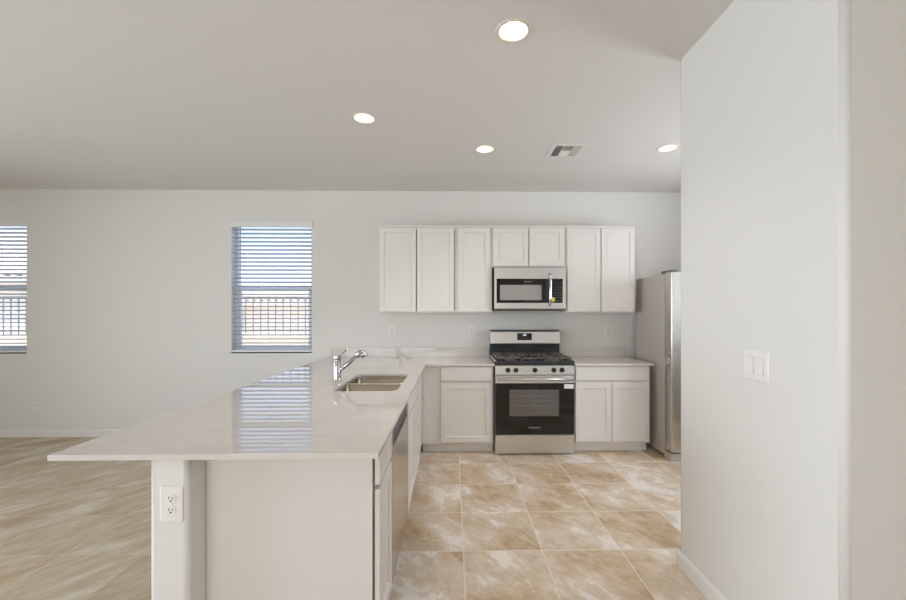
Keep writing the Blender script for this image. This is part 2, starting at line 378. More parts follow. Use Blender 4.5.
# windows
def window(n, x0, x1, z0, z1, y):
    b = MB(); fw = 0.034; d0, d1 = y+0.085, y+0.145; zm = 1.655
    b.box(x0, x0+fw, d0, d1, z0, z1).box(x1-fw, x1, d0, d1, z0, z1).box(x0+fw, x1-fw, d0, d1, z0, z0+fw).box(x0+fw, x1-fw, d0, d1, z1-fw, z1)
    r = struct(b.obj('window_%d' % n, 'vinyl', bevel=0.002))
    s = MB(); sx0, sx1 = x0+fw, x1-fw; sw = 0.03
    s.box(sx0, sx0+sw, d0-0.004, d0+0.03, z0+fw, zm+0.022).box(sx1-sw, sx1, d0-0.004, d0+0.03, z0+fw, zm+0.022)
    s.box(sx0+sw, sx1-sw, d0-0.004, d0+0.03, z0+fw, z0+fw+0.035).box(sx0+sw, sx1-sw, d0-0.006, d0+0.03, zm-0.022, zm+0.022)
    s.obj('lower_sash', 'vinyl', r, bevel=0.002)
    MB().box(sx0+sw, sx1-sw, d0+0.012, d0+0.016, z0+fw+0.035, zm-0.022).obj('lower_pane', 'window_glass', r)
    MB().box(sx0, sx1, d0+0.042, d0+0.046, zm+0.0, z1-fw).obj('upper_pane', 'window_glass', r)
    u = MB(); u.box(sx0, sx1, d0+0.032, d0+0.055, zm-0.018, zm+0.0).obj('upper_sash_rail', 'vinyl', r)
    MB().box(x0, x1, y, d0, z0-0.012, z0-0.0005).obj('window_sill', 'wall_paint', r)
    return r
# keep the sill skin inside the opening's thickness of wall
window(1, W1[0], W1[1], WZ0, WZ1, YB); window(2, W2[0], W2[1], WZ0, WZ1, YB)
# unseen openings: patio door on the left, window behind added for the fill lamp
b = MB(); fx0, fx1 = XL-0.10, XL-0.04
b.box(fx0, fx1, -1.15, -1.09, 0, 2.15).box(fx0, fx1, 1.69, 1.75, 0, 2.15).box(fx0, fx1, -1.09, 1.69, 2.09, 2.15).box(fx0, fx1, -1.09, 1.69, 0, 0.05).box(fx0, fx1, 0.26, 0.34, 0.05, 2.09)
d = struct(b.obj('door_1', 'vinyl')); MB().box(XL-0.072, XL-0.068, -1.09, 1.69, 0.05, 2.09).obj('door_pane', 'window_glass', d)
b = MB(); y0, y1 = YF-0.10, YF-0.04
b.box(-3.3, -3.25, y0, y1, 0.6, 2.3).box(0.05, 0.1, y0, y1, 0.6, 2.3).box(-3.25, 0.05, y0, y1, 2.25, 2.3).box(-3.25, 0.05, y0, y1, 0.6, 0.65).box(-1.63, -1.57, y0, y1, 0.65, 2.25)
d = struct(b.obj('window_3', 'vinyl')); MB().box(-3.25, 0.05, YF-0.072, YF-0.068, 0.65, 2.25).obj('window_pane', 'window_glass', d)

b = MB(); x0, x1 = XR+0.05, XR+0.10  # unseen alcove window, added to let the side fill lamp in
b.box(x0, x1, 2.45, 2.49, 1.1, 2.25).box(x0, x1, 3.41, 3.45, 1.1, 2.25).box(x0, x1, 2.49, 3.41, 1.1, 1.14).box(x0, x1, 2.49, 3.41, 2.21, 2.25)
d = struct(b.obj('window_4', 'vinyl')); MB().box(XR+0.073, XR+0.077, 2.49, 3.41, 1.14, 2.21).obj('window_pane', 'window_glass', d)

# blinds
def blind(x0, x1, label):
    r = thing('window_blind', label, 'blind', ((x0+x1)/2, YB+0.03, WZ0), 0, 'white slatted blinds on the back wall')
    hw = (x1-x0)/2
    MB().box(-hw+0.004, hw-0.004, -0.024, 0.03, WZ1-WZ0-0.05, WZ1-WZ0-0.004).obj('headrail', 'blind_slat', r)
    v = MB(); v.box(-hw-0.012, hw+0.012, -0.043, -0.032, WZ1-WZ0-0.060, WZ1-WZ0+0.004)
    v.box(-hw-0.012, -hw-0.002, -0.032, -0.0305, WZ1-WZ0-0.060, WZ1-WZ0+0.004).box(hw+0.002, hw+0.012, -0.032, -0.0305, WZ1-WZ0-0.060, WZ1-WZ0+0.004)
    v.box(-hw+0.02, hw-0.02, -0.033, -0.023, WZ1-WZ0-0.03, WZ1-WZ0-0.01)
    v.obj('valance', 'blind_slat', r, bevel=0.002)
    s = MB(); z = 0.055; top = WZ1-WZ0-0.07
    n = int((top-z)/0.0455)
    for k in range(n+1):
        zz = z + k*0.0455
        mt = Matrix.Translation((0, 0, zz)) @ Matrix.Rotation(math.radians(-14), 4, 'X')
        s.box(-hw+0.006, hw-0.006, -0.025, 0.025, -0.0014, 0.0014, mt)
    s.obj('slats', 'slat_vinyl', r)
    MB().box(-hw+0.004, hw-0.004, -0.026, 0.026, 0.001, 0.022).obj('bottom_rail', 'blind_slat', r, bevel=0.002)
    c = MB()
    for cx in (-hw+0.10, hw-0.10):
        for cy in (-0.0262, 0.0262): c.tube([(cx, cy, 0.02), (cx, cy, top+0.02)], 0.0009, 6)
    c.obj('ladder_cords', 'blind_slat', r)
    wd = MB(); wd.tube([(-hw+0.105, -0.046, WZ1-WZ0-0.045), (-hw+0.105, -0.0465, WZ1-WZ0-0.54)], 0.0032, 8)
    wd.tube([(-hw+0.105, -0.045, WZ1-WZ0-0.05), (-hw+0.105, -0.034, WZ1-WZ0-0.045)], 0.003, 6)
    wd.obj('tilt_wand', 'logo_grey', r)
    return r
blind(W2[0], W2[1], 'white slatted blind on the window nearest the wall cabinets')
blind(W1[0], W1[1], 'white slatted blind on the far left window, beside the floor outlet')

# ------------------------------------------------------------------ outside
struct(MB().box(-40, 20, YB+TH, 40, -0.35, -0.20).obj('ground_yard', 'ground'))
YFN = 7.0
fr = thing('yard_fence', 'iron picket fence on top of a tan block wall outside the windows', 'fence', (-6, YFN, -0.25))
FH = 5.3
MB().box(-FH, FH, 0, 0.15, 0.05, 1.255).obj('block_base', 'block_wall', fr)
for k in range(-41, 42): MB().box(k*0.128-0.007, k*0.128+0.007, 0.067, 0.083, 1.255, 1.90).obj('picket', 'fence_iron', fr)
for z in (1.32, 1.89): MB().box(-FH, FH, 0.058, 0.092, z-0.018, z+0.018).obj('rail', 'fence_iron', fr)
for k in range(-2, 2): MB().box(k*2.56+1.57, k*2.56+1.63, 0.045, 0.105, 1.255, 1.95).obj('fence_post', 'fence_iron', fr)
def house(x0, x1, y0, y1, zg, ze, zr, label, nw=0):
    r = thing('house', label, 'house', ((x0+x1)/2, y0, zg))
    hw = (x1-x0)/2; dp = y1-y0
    MB().box(-hw, hw, 0, dp, 0, ze-zg).obj('house_walls', 'stucco', r)
    t = MB(); e = 0.45; st = 34; prev = None
    # barrel tile roof: wavy front and rear slope, ridge along x
    nx = int((x1-x0+2*e)/0.075)
    for sgn in (0, 1):
        rows = []
        for j in range(st+1):
            f = j/st; y = (-e + f*(dp/2+e)) if sgn == 0 else (dp+e - f*(dp/2+e)); z = ze-zg + 0.02 + f*(zr-ze) + 0.03*(1-(j % 2))
            rows.append([t.bm.verts.new((-hw-e + i*0.075, y, z + 0.035*math.cos(i*PI/2))) for i in range(nx+1)])
        for a, c in zip(rows, rows[1:]):
            for i in range(nx):
                f_ = t.bm.faces.new((a[i], a[i+1], c[i+1], c[i])); f_.smooth = False
    rf = t.obj('house_roof', 'roof_tile', r); sd = rf.modifiers.new('thick', 'SOLIDIFY'); sd.thickness = 0.03; sd.offset = -1
    for xx in (-hw, hw-0.15): MB().prism([(0, ze-zg), (dp, ze-zg), (dp/2, zr-zg-0.12)], xx, xx+0.15, 'yz').obj('gable', 'stucco', r)
    MB().box(-hw-e, hw+e, -e-0.03, -e+0.0, ze-zg-0.16, ze-zg+0.03).obj('fascia_board', 'fascia', r)
    for k in range(nw):
        xx = -hw + (k+0.5)*(x1-x0)/nw
        MB().box(xx-0.5, xx+0.5, -0.03, 0.01, 0.95, 2.0).obj('house_window', 'grey_plastic', r)
    return r
house(-24, -9.2, 11.2, 17.0, -0.25, 2.30, 4.05, 'neighbouring house with pale tiled roof seen through the far left window')
house(-15.0, 4.0, 17.5, 24.0, -1.1, 1.85, 2.75, 'low pale house behind the fence seen through the window nearest the cabinets')

# ------------------------------------------------------------------ cabinets
def shaker(b, x0, x1, z0, z1, y=0.0, t=0.019, s=0.055, rec=0.008):
    """panelled door whose front lies at y-t and back at y"""
    f = y-t
    def ring(a, yy): return [(x0+a, yy, z0+a), (x1-a, yy, z0+a), (x1-a, yy, z1-a), (x0+a, yy, z1-a)]
    b.loft([ring(0, y), ring(0, f+0.002), ring(0.002, f), ring(s, f), ring(s+0.004, f+rec), ring(s+0.018, f+rec), ring(s+0.02, f+rec+0.0005)], smooth=False)
    return b
def slab(b, x0, x1, z0, z1, y=0.0, t=0.019):
    f = y-t
    def ring(a, yy): return [(x0+a, yy, z0+a), (x1-a, yy, z0+a), (x1-a, yy, z1-a), (x0+a, yy, z1-a)]
    return b.loft([ring(0, y), ring(0, f+0.003), ring(0.003, f)], smooth=False)
def carcass(b, w, d, z0, z1, bottom=True, top=False, stiles=(0.03, 0.03), rails=()):
    t = 0.016
    b.box(0, t, 0.019, d, z0, z1).box(w-t, w, 0.019, d, z0, z1).box(t, w-t, d-0.008, d, z0, z1)
    b.box(t, w-t, 0.019, d-0.008, z0, z0+t)
    if top: b.box(t, w-t, 0.019, d-0.008, z1-t, z1)
    b.box(0, stiles[0], 0, 0.019, z0, z1).box(w-stiles[1], w, 0, 0.019, z0, z1)
    b.box(stiles[0], w-stiles[1], 0, 0.019, z0, z0+0.03).box(stiles[0], w-stiles[1], 0, 0.019, z1-0.03, z1)
    for za, zb in rails: b.box(stiles[0], w-stiles[1], 0, 0.019, za, zb)
    return b
BZ0, BZ1 = 0.098, CT-0.0205
def base_cabinet(label, loc, rz, w, depth, doors, drawers, left_filler=0, right_filler=0, toe=True, group='white base cabinets'):
    """faces -y in its own frame; x runs 0..w"""
    r = thing('base_cabinet', label, 'cabinet', loc, rz, group)
    carcass(MB(), w, depth, BZ0, BZ1, stiles=(0.03+left_filler, 0.03+right_filler), rails=((0.69, 0.72),)).obj('carcass', 'cabinet_paint', r, bevel=0.001)
    MB().box(0.0, w, 0.075, 0.091, 0, BZ0).box(0, 0.016, 0.091, depth, 0, BZ0).box(w-0.016, w, 0.091, depth, 0, BZ0).obj('toe_kick', 'toe_kick_paint', r)
    for x0, x1 in drawers: slab(MB(), x0, x1, 0.713, 0.851, -0.0008).obj('drawer', 'cabinet_paint', r)
    for x0, x1 in doors: shaker(MB(), x0, x1, 0.117, 0.694, -0.0008).obj('door', 'cabinet_paint', r)
    return r
YC = 3.965    # face-frame plane of the back run
XC = -0.300   # face-frame plane of the peninsula run
base_cabinet('white base cabinet with one drawer and one door left of the range', (-0.298, YC, 0), 0, 0.692, YB-YC-0.008, [(0.178, 0.678)], [(0.178, 0.678)], left_filler=0.145)
base_cabinet('white base cabinet with wide drawer over two doors right of the range', (1.190, YC, 0), 0, 0.742, YB-YC-0.008, [(0.006, 0.360), (0.366, 0.718)], [(0.006, 0.718)])
base_cabinet('narrow white base cabinet at the near end of the peninsula', (XC, 1.602, 0), PI/2, 0.276, 0.615, [(-0.035, 0.270)], [(-0.035, 0.270)])
base_cabinet('white sink base cabinet beyond the dishwasher in the peninsula', (XC, 2.555, 0), PI/2, 0.915, 0.615, [(0.012, 0.452), (0.458, 0.903)], [(0.012, 0.452), (0.458, 0.903)])
r = thing('corner_filler', 'plain white corner panel between the sink cabinet and back run', 'cabinet panel', (XC, 3.472, 0), PI/2)
MB().box(0, 0.490, 0, 0.019, BZ0, BZ1).obj('panel', 'cabinet_paint', r); MB().box(0, 0.56, 0.075, 0.091, 0, BZ0).obj('toe_kick', 'toe_kick_paint', r)
tag(MB().box(-0.9365, XC-0.008, 1.562, 1.584, 0, BZ1).obj('end_panel', 'cabinet_paint', bevel=0.001), 'white flat end panel closing the peninsula beside the outlet post', 'cabinet panel')

UY = 4.262
def wall_cabinet(label, x0, x1, z0, z1, doors, depth=YB-UY):
    r = thing('wall_cabinet', label, 'cabinet', (x0, UY, z0), 0, 'white wall cabinets')
    w = x1-x0; h = z1-z0
    carcass(MB(), w, depth, 0, h, top=True, stiles=(0.02, 0.02)).obj('carcass', 'cabinet_paint', r, bevel=0.001)
    MB().box(0, w, -0.008, 0.02, h, h+0.018).obj('top_trim', 'cabinet_paint', r, bevel=0.001)
    for a, c in doors: shaker(MB(), a-x0, c-x0, 0.012, h-0.008, -0.0008, s=0.047).obj('door', 'cabinet_paint', r)
    return r
UZ0, UZ1 = 1.378, 2.268
wall_cabinet('tall white wall cabinet with two doors at the left end', -0.768, 0.0385, UZ0, UZ1, [(-0.762, -0.384), (-0.374, 0.012)])
wall_cabinet('tall white wall cabinet with a single door left of the microwave', 0.0405, 0.410, UZ0, UZ1, [(0.058, 0.388)])
wall_cabinet('short white wall cabinet with two doors above the microwave', 0.412, 1.183, 1.850, UZ1, [(0.422, 0.790), (0.800, 1.166)])
wall_cabinet('tall white wall cabinet with two doors nearest the refrigerator', 1.185, 1.920, UZ0, UZ1, [(1.198, 1.549), (1.559, 1.908)])

# ------------------------------------------------------------------ worktops
SX0, SX1, SY0, SY1 = -0.764, -0.356, 2.575, 3.295
top = plate('countertop', [(-1.402, 1.432), (-0.262, 1.432), (-0.262, 3.925), (0.402, 3.925), (0.402, YB-0.001), (-1.402, YB-0.001)],
            [list(reversed(rrect(SX0, SX1, SY0, SY1, 0.058, 8)))], CT-0.02, CT, 'quartz', bev=0.0015)
tag(top, 'white L-shaped quartz countertop of the peninsula holding the sink', 'countertop')
MB().box(-1.371, 0.402, YB-0.021, YB-0.0015, CT+0.0005, CT+0.105).obj('backsplash', 'quartz', top, bevel=0.0015)
tp2 = plate('countertop', [(1.186, 3.925), (1.957, 3.925), (1.957, YB-0.001), (1.186, YB-0.001)], [], CT-0.02, CT, 'quartz', bev=0.0015)
tag(tp2, 'short white quartz countertop between the range and the refrigerator', 'countertop')
MB().box(1.186, 1.957, YB-0.021, YB-0.0015, CT+0.0005, CT+0.105).obj('backsplash', 'quartz', tp2, bevel=0.0015)

# ------------------------------------------------------------------ sink and faucet
sk = thing('kitchen_sink', 'stainless double-bowl undermount sink set in the peninsula countertop', 'sink', ((SX0+SX1)/2, (SY0+SY1)/2, CT-0.0205))
def bowl(y0, y1, cut):
    hw = (SX1-SX0)/2 + 0.002
    def ring(g, z, r): return [(x, y, z) for x, y in rrect(-hw-g, hw+g, y0-g, y1+g, max(r+g, 0.012), 8)]
    b = MB(); b.loft([ring(0.011, -0.0008, 0.048), ring(0.0, -0.0012, 0.048), ring(-0.004, -0.006, 0.048), ring(-0.010, -0.15, 0.048), ring(-0.022, -0.180, 0.045), ring(-0.05, -0.190, 0.04), ring(-0.12, -0.194, 0.02)], cap0=False)
    o = b.obj('bowl', 'stainless_sink', sk); m = o.modifiers.new('thick', 'SOLIDIFY'); m.thickness = 0.0012; m.offset = 1
    d = MB(); d.lathe([(0.052, -0.193), (0.052, -0.1905), (0.042, -0.1895), (0.036, -0.193), (0.0, -0.1935)], (0, (y0+y1)/2, 0)); d.obj('drain', 'chrome', o)
HY = (SY1-SY0)/2
bowl(-HY, 0.000, 0); bowl(0.044, HY, 1)
MB().box(-(SX1-SX0)/2-0.002, (SX1-SX0)/2+0.002, 0.004, 0.040, -0.014, -0.0001).obj('divider', 'stainless_rim', sk, bevel=0.004)
fc = thing('kitchen_faucet', 'chrome pull-out faucet standing behind the double sink', 'faucet', (-0.842, 2.975, CT+0.0003))
b = MB(); b.lathe([(0.031, 0), (0.031, 0.006), (0.0285, 0.009), (0.0275, 0.02), (0.0275, 0.148), (0.0265, 0.150), (0.0275, 0.152), (0.0275, 0.180), (0.0255, 0.187), (0.0, 0.189)]); b.obj('body', 'chrome', fc)
b = MB(); b.tube([(0.012, 0, 0.066), (0.045, -0.004, 0.095), (0.150, -0.012, 0.186)], [0.0165, 0.0155, 0.0140], 16); b.obj('spout', 'chrome', fc)
b = MB(); b.tube([(0.136, -0.011, 0.174), (0.150, -0.012, 0.188), (0.168, -0.015, 0.199), (0.186, -0.019, 0.198), (0.200, -0.023, 0.188), (0.207, -0.026, 0.175)], [0.015, 0.022, 0.027, 0.0275, 0.0265, 0.0235], 18); b.obj('spray_head', 'chrome', fc)
b = MB(); b.tube([(0.008, 0.0, 0.180), (0.030, 0.002, 0.196), (0.085, 0.004, 0.234)], [0.008, 0.006, 0.005], 10); b.obj('lever_handle', 'chrome', fc)

# ------------------------------------------------------------------ dishwasher
dw = thing('dishwasher', 'stainless dishwasher in the peninsula between two white cabinets', 'dishwasher', (XC, 1.884, 0), PI/2)
DWW = 0.665
MB().box(0.008, DWW-0.008, 0.0, 0.56, 0.10, 0.855).obj('tub', 'grey_plastic', dw)
b = MB(); b.box(0.006, DWW-0.006, -0.020, -0.0005, 0.115, 0.735); b.obj('door', 'stainless_vertical', dw, bevel=0.003)
# top with pocket handle
b = MB(); b.box(0.006, DWW-0.006, -0.020, -0.0005, 0.832, 0.854); b.box(0.006, 0.024, -0.020, -0.0005, 0.737, 0.832); b.box(DWW-0.024, DWW-0.006, -0.020, -0.0005, 0.737, 0.832); b.obj('control_strip', 'stainless', dw, bevel=0.002)
MB().box(0.024, DWW-0.024, -0.005, -0.0005, 0.737, 0.832).obj('pocket_handle', 'grey_plastic', dw)
MB().box(0.008, DWW-0.008, 0.06, 0.075, 0.0, 0.10).box(0.008, 0.03, 0.075, 0.55, 0.0, 0.10).box(DWW-0.03, DWW-0.008, 0.075, 0.55, 0.0, 0.10).obj('toe_kick', 'black_plastic', dw)

# ------------------------------------------------------------------ gas range
RX0, RX1 = 0.408, 1.180
RW = RX1-RX0
rg = thing('gas_range', 'stainless freestanding gas range with five burners and black oven door', 'range', (RX0, 3.955, 0))
RD = 0.622  # body depth, to the wall side
b = MB(); b.box(0.002, RW-0.002, 0.0, 0.012, 0.20, 0.86); b.box(0.002, 0.02, 0.012, RD, 0.03, 0.88); b.box(RW-0.02, RW-0.002, 0.012, RD, 0.03, 0.88); b.box(0.02, RW-0.02, RD-0.02, RD, 0.03, 0.88); b.box(0.02, RW-0.02, 0.012, RD-0.02, 0.03, 0.05)
# open the front where the oven cavity is
b.bm.free()
b = MB(); b.box(0.002, 0.06, 0.0, RD, 0.03, 0.88).box(RW-0.06, RW-0.002, 0.0, RD, 0.03, 0.88).box(0.06, RW-0.06, RD-0.03, RD, 0.03, 0.88).box(0.06, RW-0.06, 0.0, RD-0.03, 0.03, 0.20).box(0.06, RW-0.06, 0.0, RD-0.03, 0.70, 0.88)
b.obj('body', 'oven_enamel', rg)
for lx in (0.05, RW-0.05):
    for ly in (0.05, RD-0.06): MB().lathe([(0.018, 0), (0.018, 0.012), (0.010, 0.014), (0.010, 0.032)], (lx, ly, 0)).obj('leg', 'black_plastic', rg)
b = MB(); b.box(0.004, RW-0.004, -0.032, -0.001, 0.012, 0.190); b.obj('drawer', 'stainless', rg, bevel=0.003)
# oven door: black glass slab with a window hole
b = MB(); wx0, wx1, wz0, wz1 = 0.138, RW-0.150, 0.372, 0.630
dz0, dz1 = 0.200, 0.690
b.box(0.004, wx0, -0.030, -0.002, dz0, dz1).box(wx1, RW-0.004, -0.030, -0.002, dz0, dz1).box(wx0, wx1, -0.030, -0.002, dz0, wz0).box(wx0, wx1, -0.030, -0.002, wz1, dz1)
dr = b.obj('oven_door', 'black_glass', rg)
MB().box(wx0, wx1, -0.029, -0.024, wz0, wz1).obj('door_window', 'oven_glass', dr)
MB().box(0.004, RW-0.004, -0.031, -0.002, 0.692, 0.768).obj('door_top_band', 'stainless', dr, bevel=0.002)
text('maker_mark', 'FRIGIDAIRE', 0.021, 'logo_grey', dr, (RW/2-0.005, -0.0306, 0.262), (PI/2, 0, 0))
MB().box(RW-0.102, RW-0.010, -0.0312, -0.0302, 0.640, 0.682).obj('paper_sticker', 'sticker_white', dr)
b = MB(); b.tube([(0.02, -0.072, 0.735), (RW-0.02, -0.072, 0.735)], 0.0135, 16)
for lx in (0.045, RW-0.045): b.tube([(lx, -0.030, 0.735), (lx, -0.072, 0.735)], 0.010, 12)
b.obj('handle', 'stainless', dr)
for z in (0.455, 0.56):
    b = MB()
    for yy in (0.04, 0.28, 0.52): b.tube([(0.061, yy, z), (RW-0.061, yy, z)], 0.0055, 8)
    for k in range(16):
        xx = 0.09 + k*(RW-0.18)/15; b.tube([(xx, 0.04, z+0.004), (xx, 0.52, z+0.004)], 0.0025, 6)
    b.obj('oven_rack', 'rack_steel', rg)
# control panel, slightly tilted, with knobs
b = MB(); b.prism([(-0.030, 0.775), (-0.012, 0.862), (0.04, 0.862), (0.04, 0.775)], 0.002, RW-0.002, 'yz'); cp = b.obj('control_panel', 'stainless', rg, bevel=0.002)
for kx in (0.125, 0.203, 0.388, 0.572, 0.652):
    q = Vector((0, -0.98, 0.2)).normalized(); base = Vector((kx, -0.0215, 0.818))
    k = MB(); k.lathe([(0.024, 0), (0.024, 0.006), (0.020, 0.008), (0.019, 0.026), (0.016, 0.030), (0, 0.0305)], base, q, 22)
    k.box(kx-0.004, kx+0.004, -0.060, -0.046, 0.808, 0.838); k.obj('knob', 'black_plastic', cp)
# cooktop
b = MB(); b.prism([(-0.018, 0.864), (-0.020, 0.898), (-0.012, 0.906), (0.0, 0.902), (0.03, 0.894), (RD-0.10, 0.894), (RD-0.10, 0.881), (0.05, 0.881), (0.05, 0.864)], 0.0, RW, 'yz'); b.obj('cooktop', 'black_enamel', rg, bevel=0.002)
for sx in (0.0, RW-0.012): MB().box(sx, sx+0.012, -0.010, RD-0.10, 0.894, 0.913).obj('side_trim', 'stainless', rg)
for bx, by, br in ((0.17, 0.13, 0.048), (0.17, 0.40, 0.040), (RW/2, 0.265, 0.052), (RW-0.17, 0.13, 0.050), (RW-0.17, 0.40, 0.036)):
    m = MB(); m.lathe([(br+0.012, 0.894), (br+0.010, 0.902), (br, 0.904), (br-0.004, 0.914), (br-0.010, 0.916)], (bx, by, 0), cap1=True); bo = m.obj('burner', 'grey_plastic', rg)
    m = MB(); m.lathe([(br-0.004, 0.9162), (br-0.004, 0.922), (br-0.010, 0.925), (0, 0.926)], (bx, by, 0)); m.obj('burner_cap', 'black_enamel', bo)
gz = 0.937
for gi, (gx0, gx1) in enumerate(((0.020, 0.262), (0.266, RW-0.266), (RW-0.262, RW-0.020))):
    b = MB(); y0, y1 = 0.012, RD-0.115; t = 0.0045; th = 0.011
    for yy in (y0, y1, (y0+y1)/2): b.box(gx0, gx1, yy-t, yy+t, gz-th, gz)
    for xx in (gx0+t, gx1-t): b.box(xx-t, xx+t, y0, y1, gz-th, gz)
    cx = (gx0+gx1)/2
    cys = (0.13, 0.40) if gi != 1 else (0.265,)
    for cy in cys:
        for a in range(8 if gi == 1 else 4):
            ang = PI/4*a if gi == 1 else PI/2*a
            mt = Matrix.Translation((cx, cy, 0)) @ Matrix.Rotation(ang, 4, 'Z')
            ln = ((gx1-gx0)/2 if a % 2 == 0 else 0.128) if gi != 1 else (0.12 if a % 2 == 0 else 0.13)
            b.box(0.030, ln, -0.004, 0.004, gz-th, gz+0.003, mt)
    for xx in (gx0+t, gx1-t):
        for yy in (y0, y1, (y0+y1)/2): b.box(xx-t, xx+t, yy-t, yy+t, 0.8935, gz)
    b.obj('grate', 'cast_iron', rg)
# backguard
b = MB(); b.box(0.004, RW-0.004, RD-0.10, RD, 0.89, 1.034); b.obj('rear_vent_panel', 'black_enamel', rg)
b = MB(); b.prism([(RD-0.135, 1.036), (RD-0.12, 1.165), (RD-0.10, 1.186), (RD, 1.186), (RD, 1.036)], 0.002, RW-0.002, 'yz'); bgd = b.obj('backguard', 'stainless', rg, bevel=0.006)
def on_guard(x0, x1, z0, z1, e, name, m, parent):
    yy = lambda z: RD-0.135 + (z-1.036)/0.129*0.015
    b = MB(); b.prism([(yy(z0)-e, z0), (yy(z1)-e, z1), (yy(z1)+0.002, z1), (yy(z0)+0.002, z0)], x0, x1, 'yz'); return b.obj(name, m, parent)
dsp = on_guard(0.298, 0.458, 1.075, 1.150, 0.0015, 'display', 'black_glass', bgd)
on_guard(0.362, 0.398, 1.122, 1.140, 0.0022, 'clock_digits', 'display_glow', dsp)
b = MB()
for gx in (0.03, RW/2+0.07): b.box(gx, gx+RW/2-0.10, RD-0.104, RD-0.0985, 0.995, 1.022)
b.obj('vent_slots', 'dark_gap', rg)

# ------------------------------------------------------------------ microwave
mw = thing('microwave', 'stainless over-the-range microwave mounted under the short cabinet', 'microwave', (0.428, 4.195, 1.405))
MW_, MH = 0.736, 0.436
MB().box(0.0, MW_, 0.022, YB-4.195-0.002, 0.0, MH).obj('case', 'grey_plastic', mw)
b = MB(); b.box(0.0, MW_, 0.0, 0.021, MH-0.115, MH); b.box(0.0, MW_, 0.0, 0.021, 0.012, 0.072); b.box(0, 0.022, 0, 0.021, 0.072, MH-0.115); b.box(MW_-0.026, MW_, 0, 0.021, 0.072, MH-0.115)
b.obj('front_frame', 'stainless', mw, bevel=0.002)
b = MB(); a0, a1, c0, c1 = 0.058, 0.490, 0.100, 0.258; d0, d1, e0, e1 = 0.0225, 0.560, 0.0725, MH-0.1155
b.box(d0, a0, 0.001, 0.020, e0, e1).box(a1, d1, 0.001, 0.020, e0, e1).box(a0, a1, 0.001, 0.020, e0, c0).box(a0, a1, 0.001, 0.020, c1, e1)
md = b.obj('door', 'black_glass', mw)
MB().box(a0, a1, 0.004, 0.020, c0, c1).obj('mesh_window', 'microwave_cavity', md)
b = MB(); b.tube([(0.571, -0.002, 0.045), (0.571, -0.040, 0.065), (0.571, -0.046, 0.12), (0.571, -0.046, 0.30), (0.571, -0.040, 0.355), (0.571, -0.002, 0.375)], 0.014, 14); b.obj('handle', 'chrome', md)
kp = MB().box(0.600, MW_-0.0265, 0.001, 0.020, e0, e1).obj('control_panel', 'black_glass', mw)
b = MB()
for i in range(3):
    for j in range(6): b.box(0.628+i*0.028, 0.646+i*0.028, -0.0002, 0.0012, 0.092+j*0.028, 0.100+j*0.028)
b.obj('buttons', 'grey_plastic', kp)
MB().box(0.628, 0.702, -0.0002, 0.0012, 0.268, 0.292).obj('display', 'black_plastic', kp)
text('maker_mark', 'FRIGIDAIRE', 0.013, 'logo_grey', md, (0.345, 0.0006, MH-0.145), (PI/2, 0, 0))
MB().lathe([(0.024, 0), (0.024, 0.0012)], (0.606, 0.0008, 0.108), (0, -1, 0), 20).obj('yellow_sticker', 'sticker_yellow', kp)
MB().box(0.02, MW_-0.02, 0.03, 0.36, -0.008, 0.0).obj('grease_filter', 'black_plastic', mw)

# ------------------------------------------------------------------ refrigerator
fg = thing('refrigerator', 'tall stainless refrigerator with grey sides in the alcove behind the white wall', 'refrigerator', (2.006, 3.70, 0))
FW = 0.905
MB().box(0, FW, 0.125, 0.715, 0.03, 1.742).obj('case', 'grey_enamel_case', fg, bevel=0.004)
for nm, x0, x1 in (('freezer_door', 0.0, 0.385), ('fresh_food_door', 0.389, FW)):
    MB().box(x0, x1, 0.0, 0.112, 0.085, 1.755).obj(nm, 'stainless_vertical', fg, bevel=0.010, seg=3)
b = MB(); b.box(0.012, FW-0.012, 0.112, 0.125, 0.085, 1.74); b.obj('door_gasket', 'dark_gap', fg)
for x0 in (0.0, FW-0.08): MB().box(x0+0.004, x0+0.07, 0.03, 0.20, 1.742, 1.772).obj('hinge_cover', 'grey_plastic', fg, bevel=0.004)
MB().box(0.0, FW, 0.010, 0.125, 0.0, 0.075).obj('base_grille', 'grey_enamel_case', fg, bevel=0.003)
for x0 in (0.34, 0.405):
    b = MB(); b.tube([(x0, -0.002, 0.55), (x0, -0.05, 0.57), (x0, -0.05, 1.50), (x0, -0.002, 1.52)], 0.012, 12); b.obj('handle', 'stainless_vertical', fg)
for x0 in (0.05, FW-0.05): MB().lathe([(0.02, 0), (0.02, 0.032)], (x0, 0.66, 0)).obj('foot', 'black_plastic', fg)

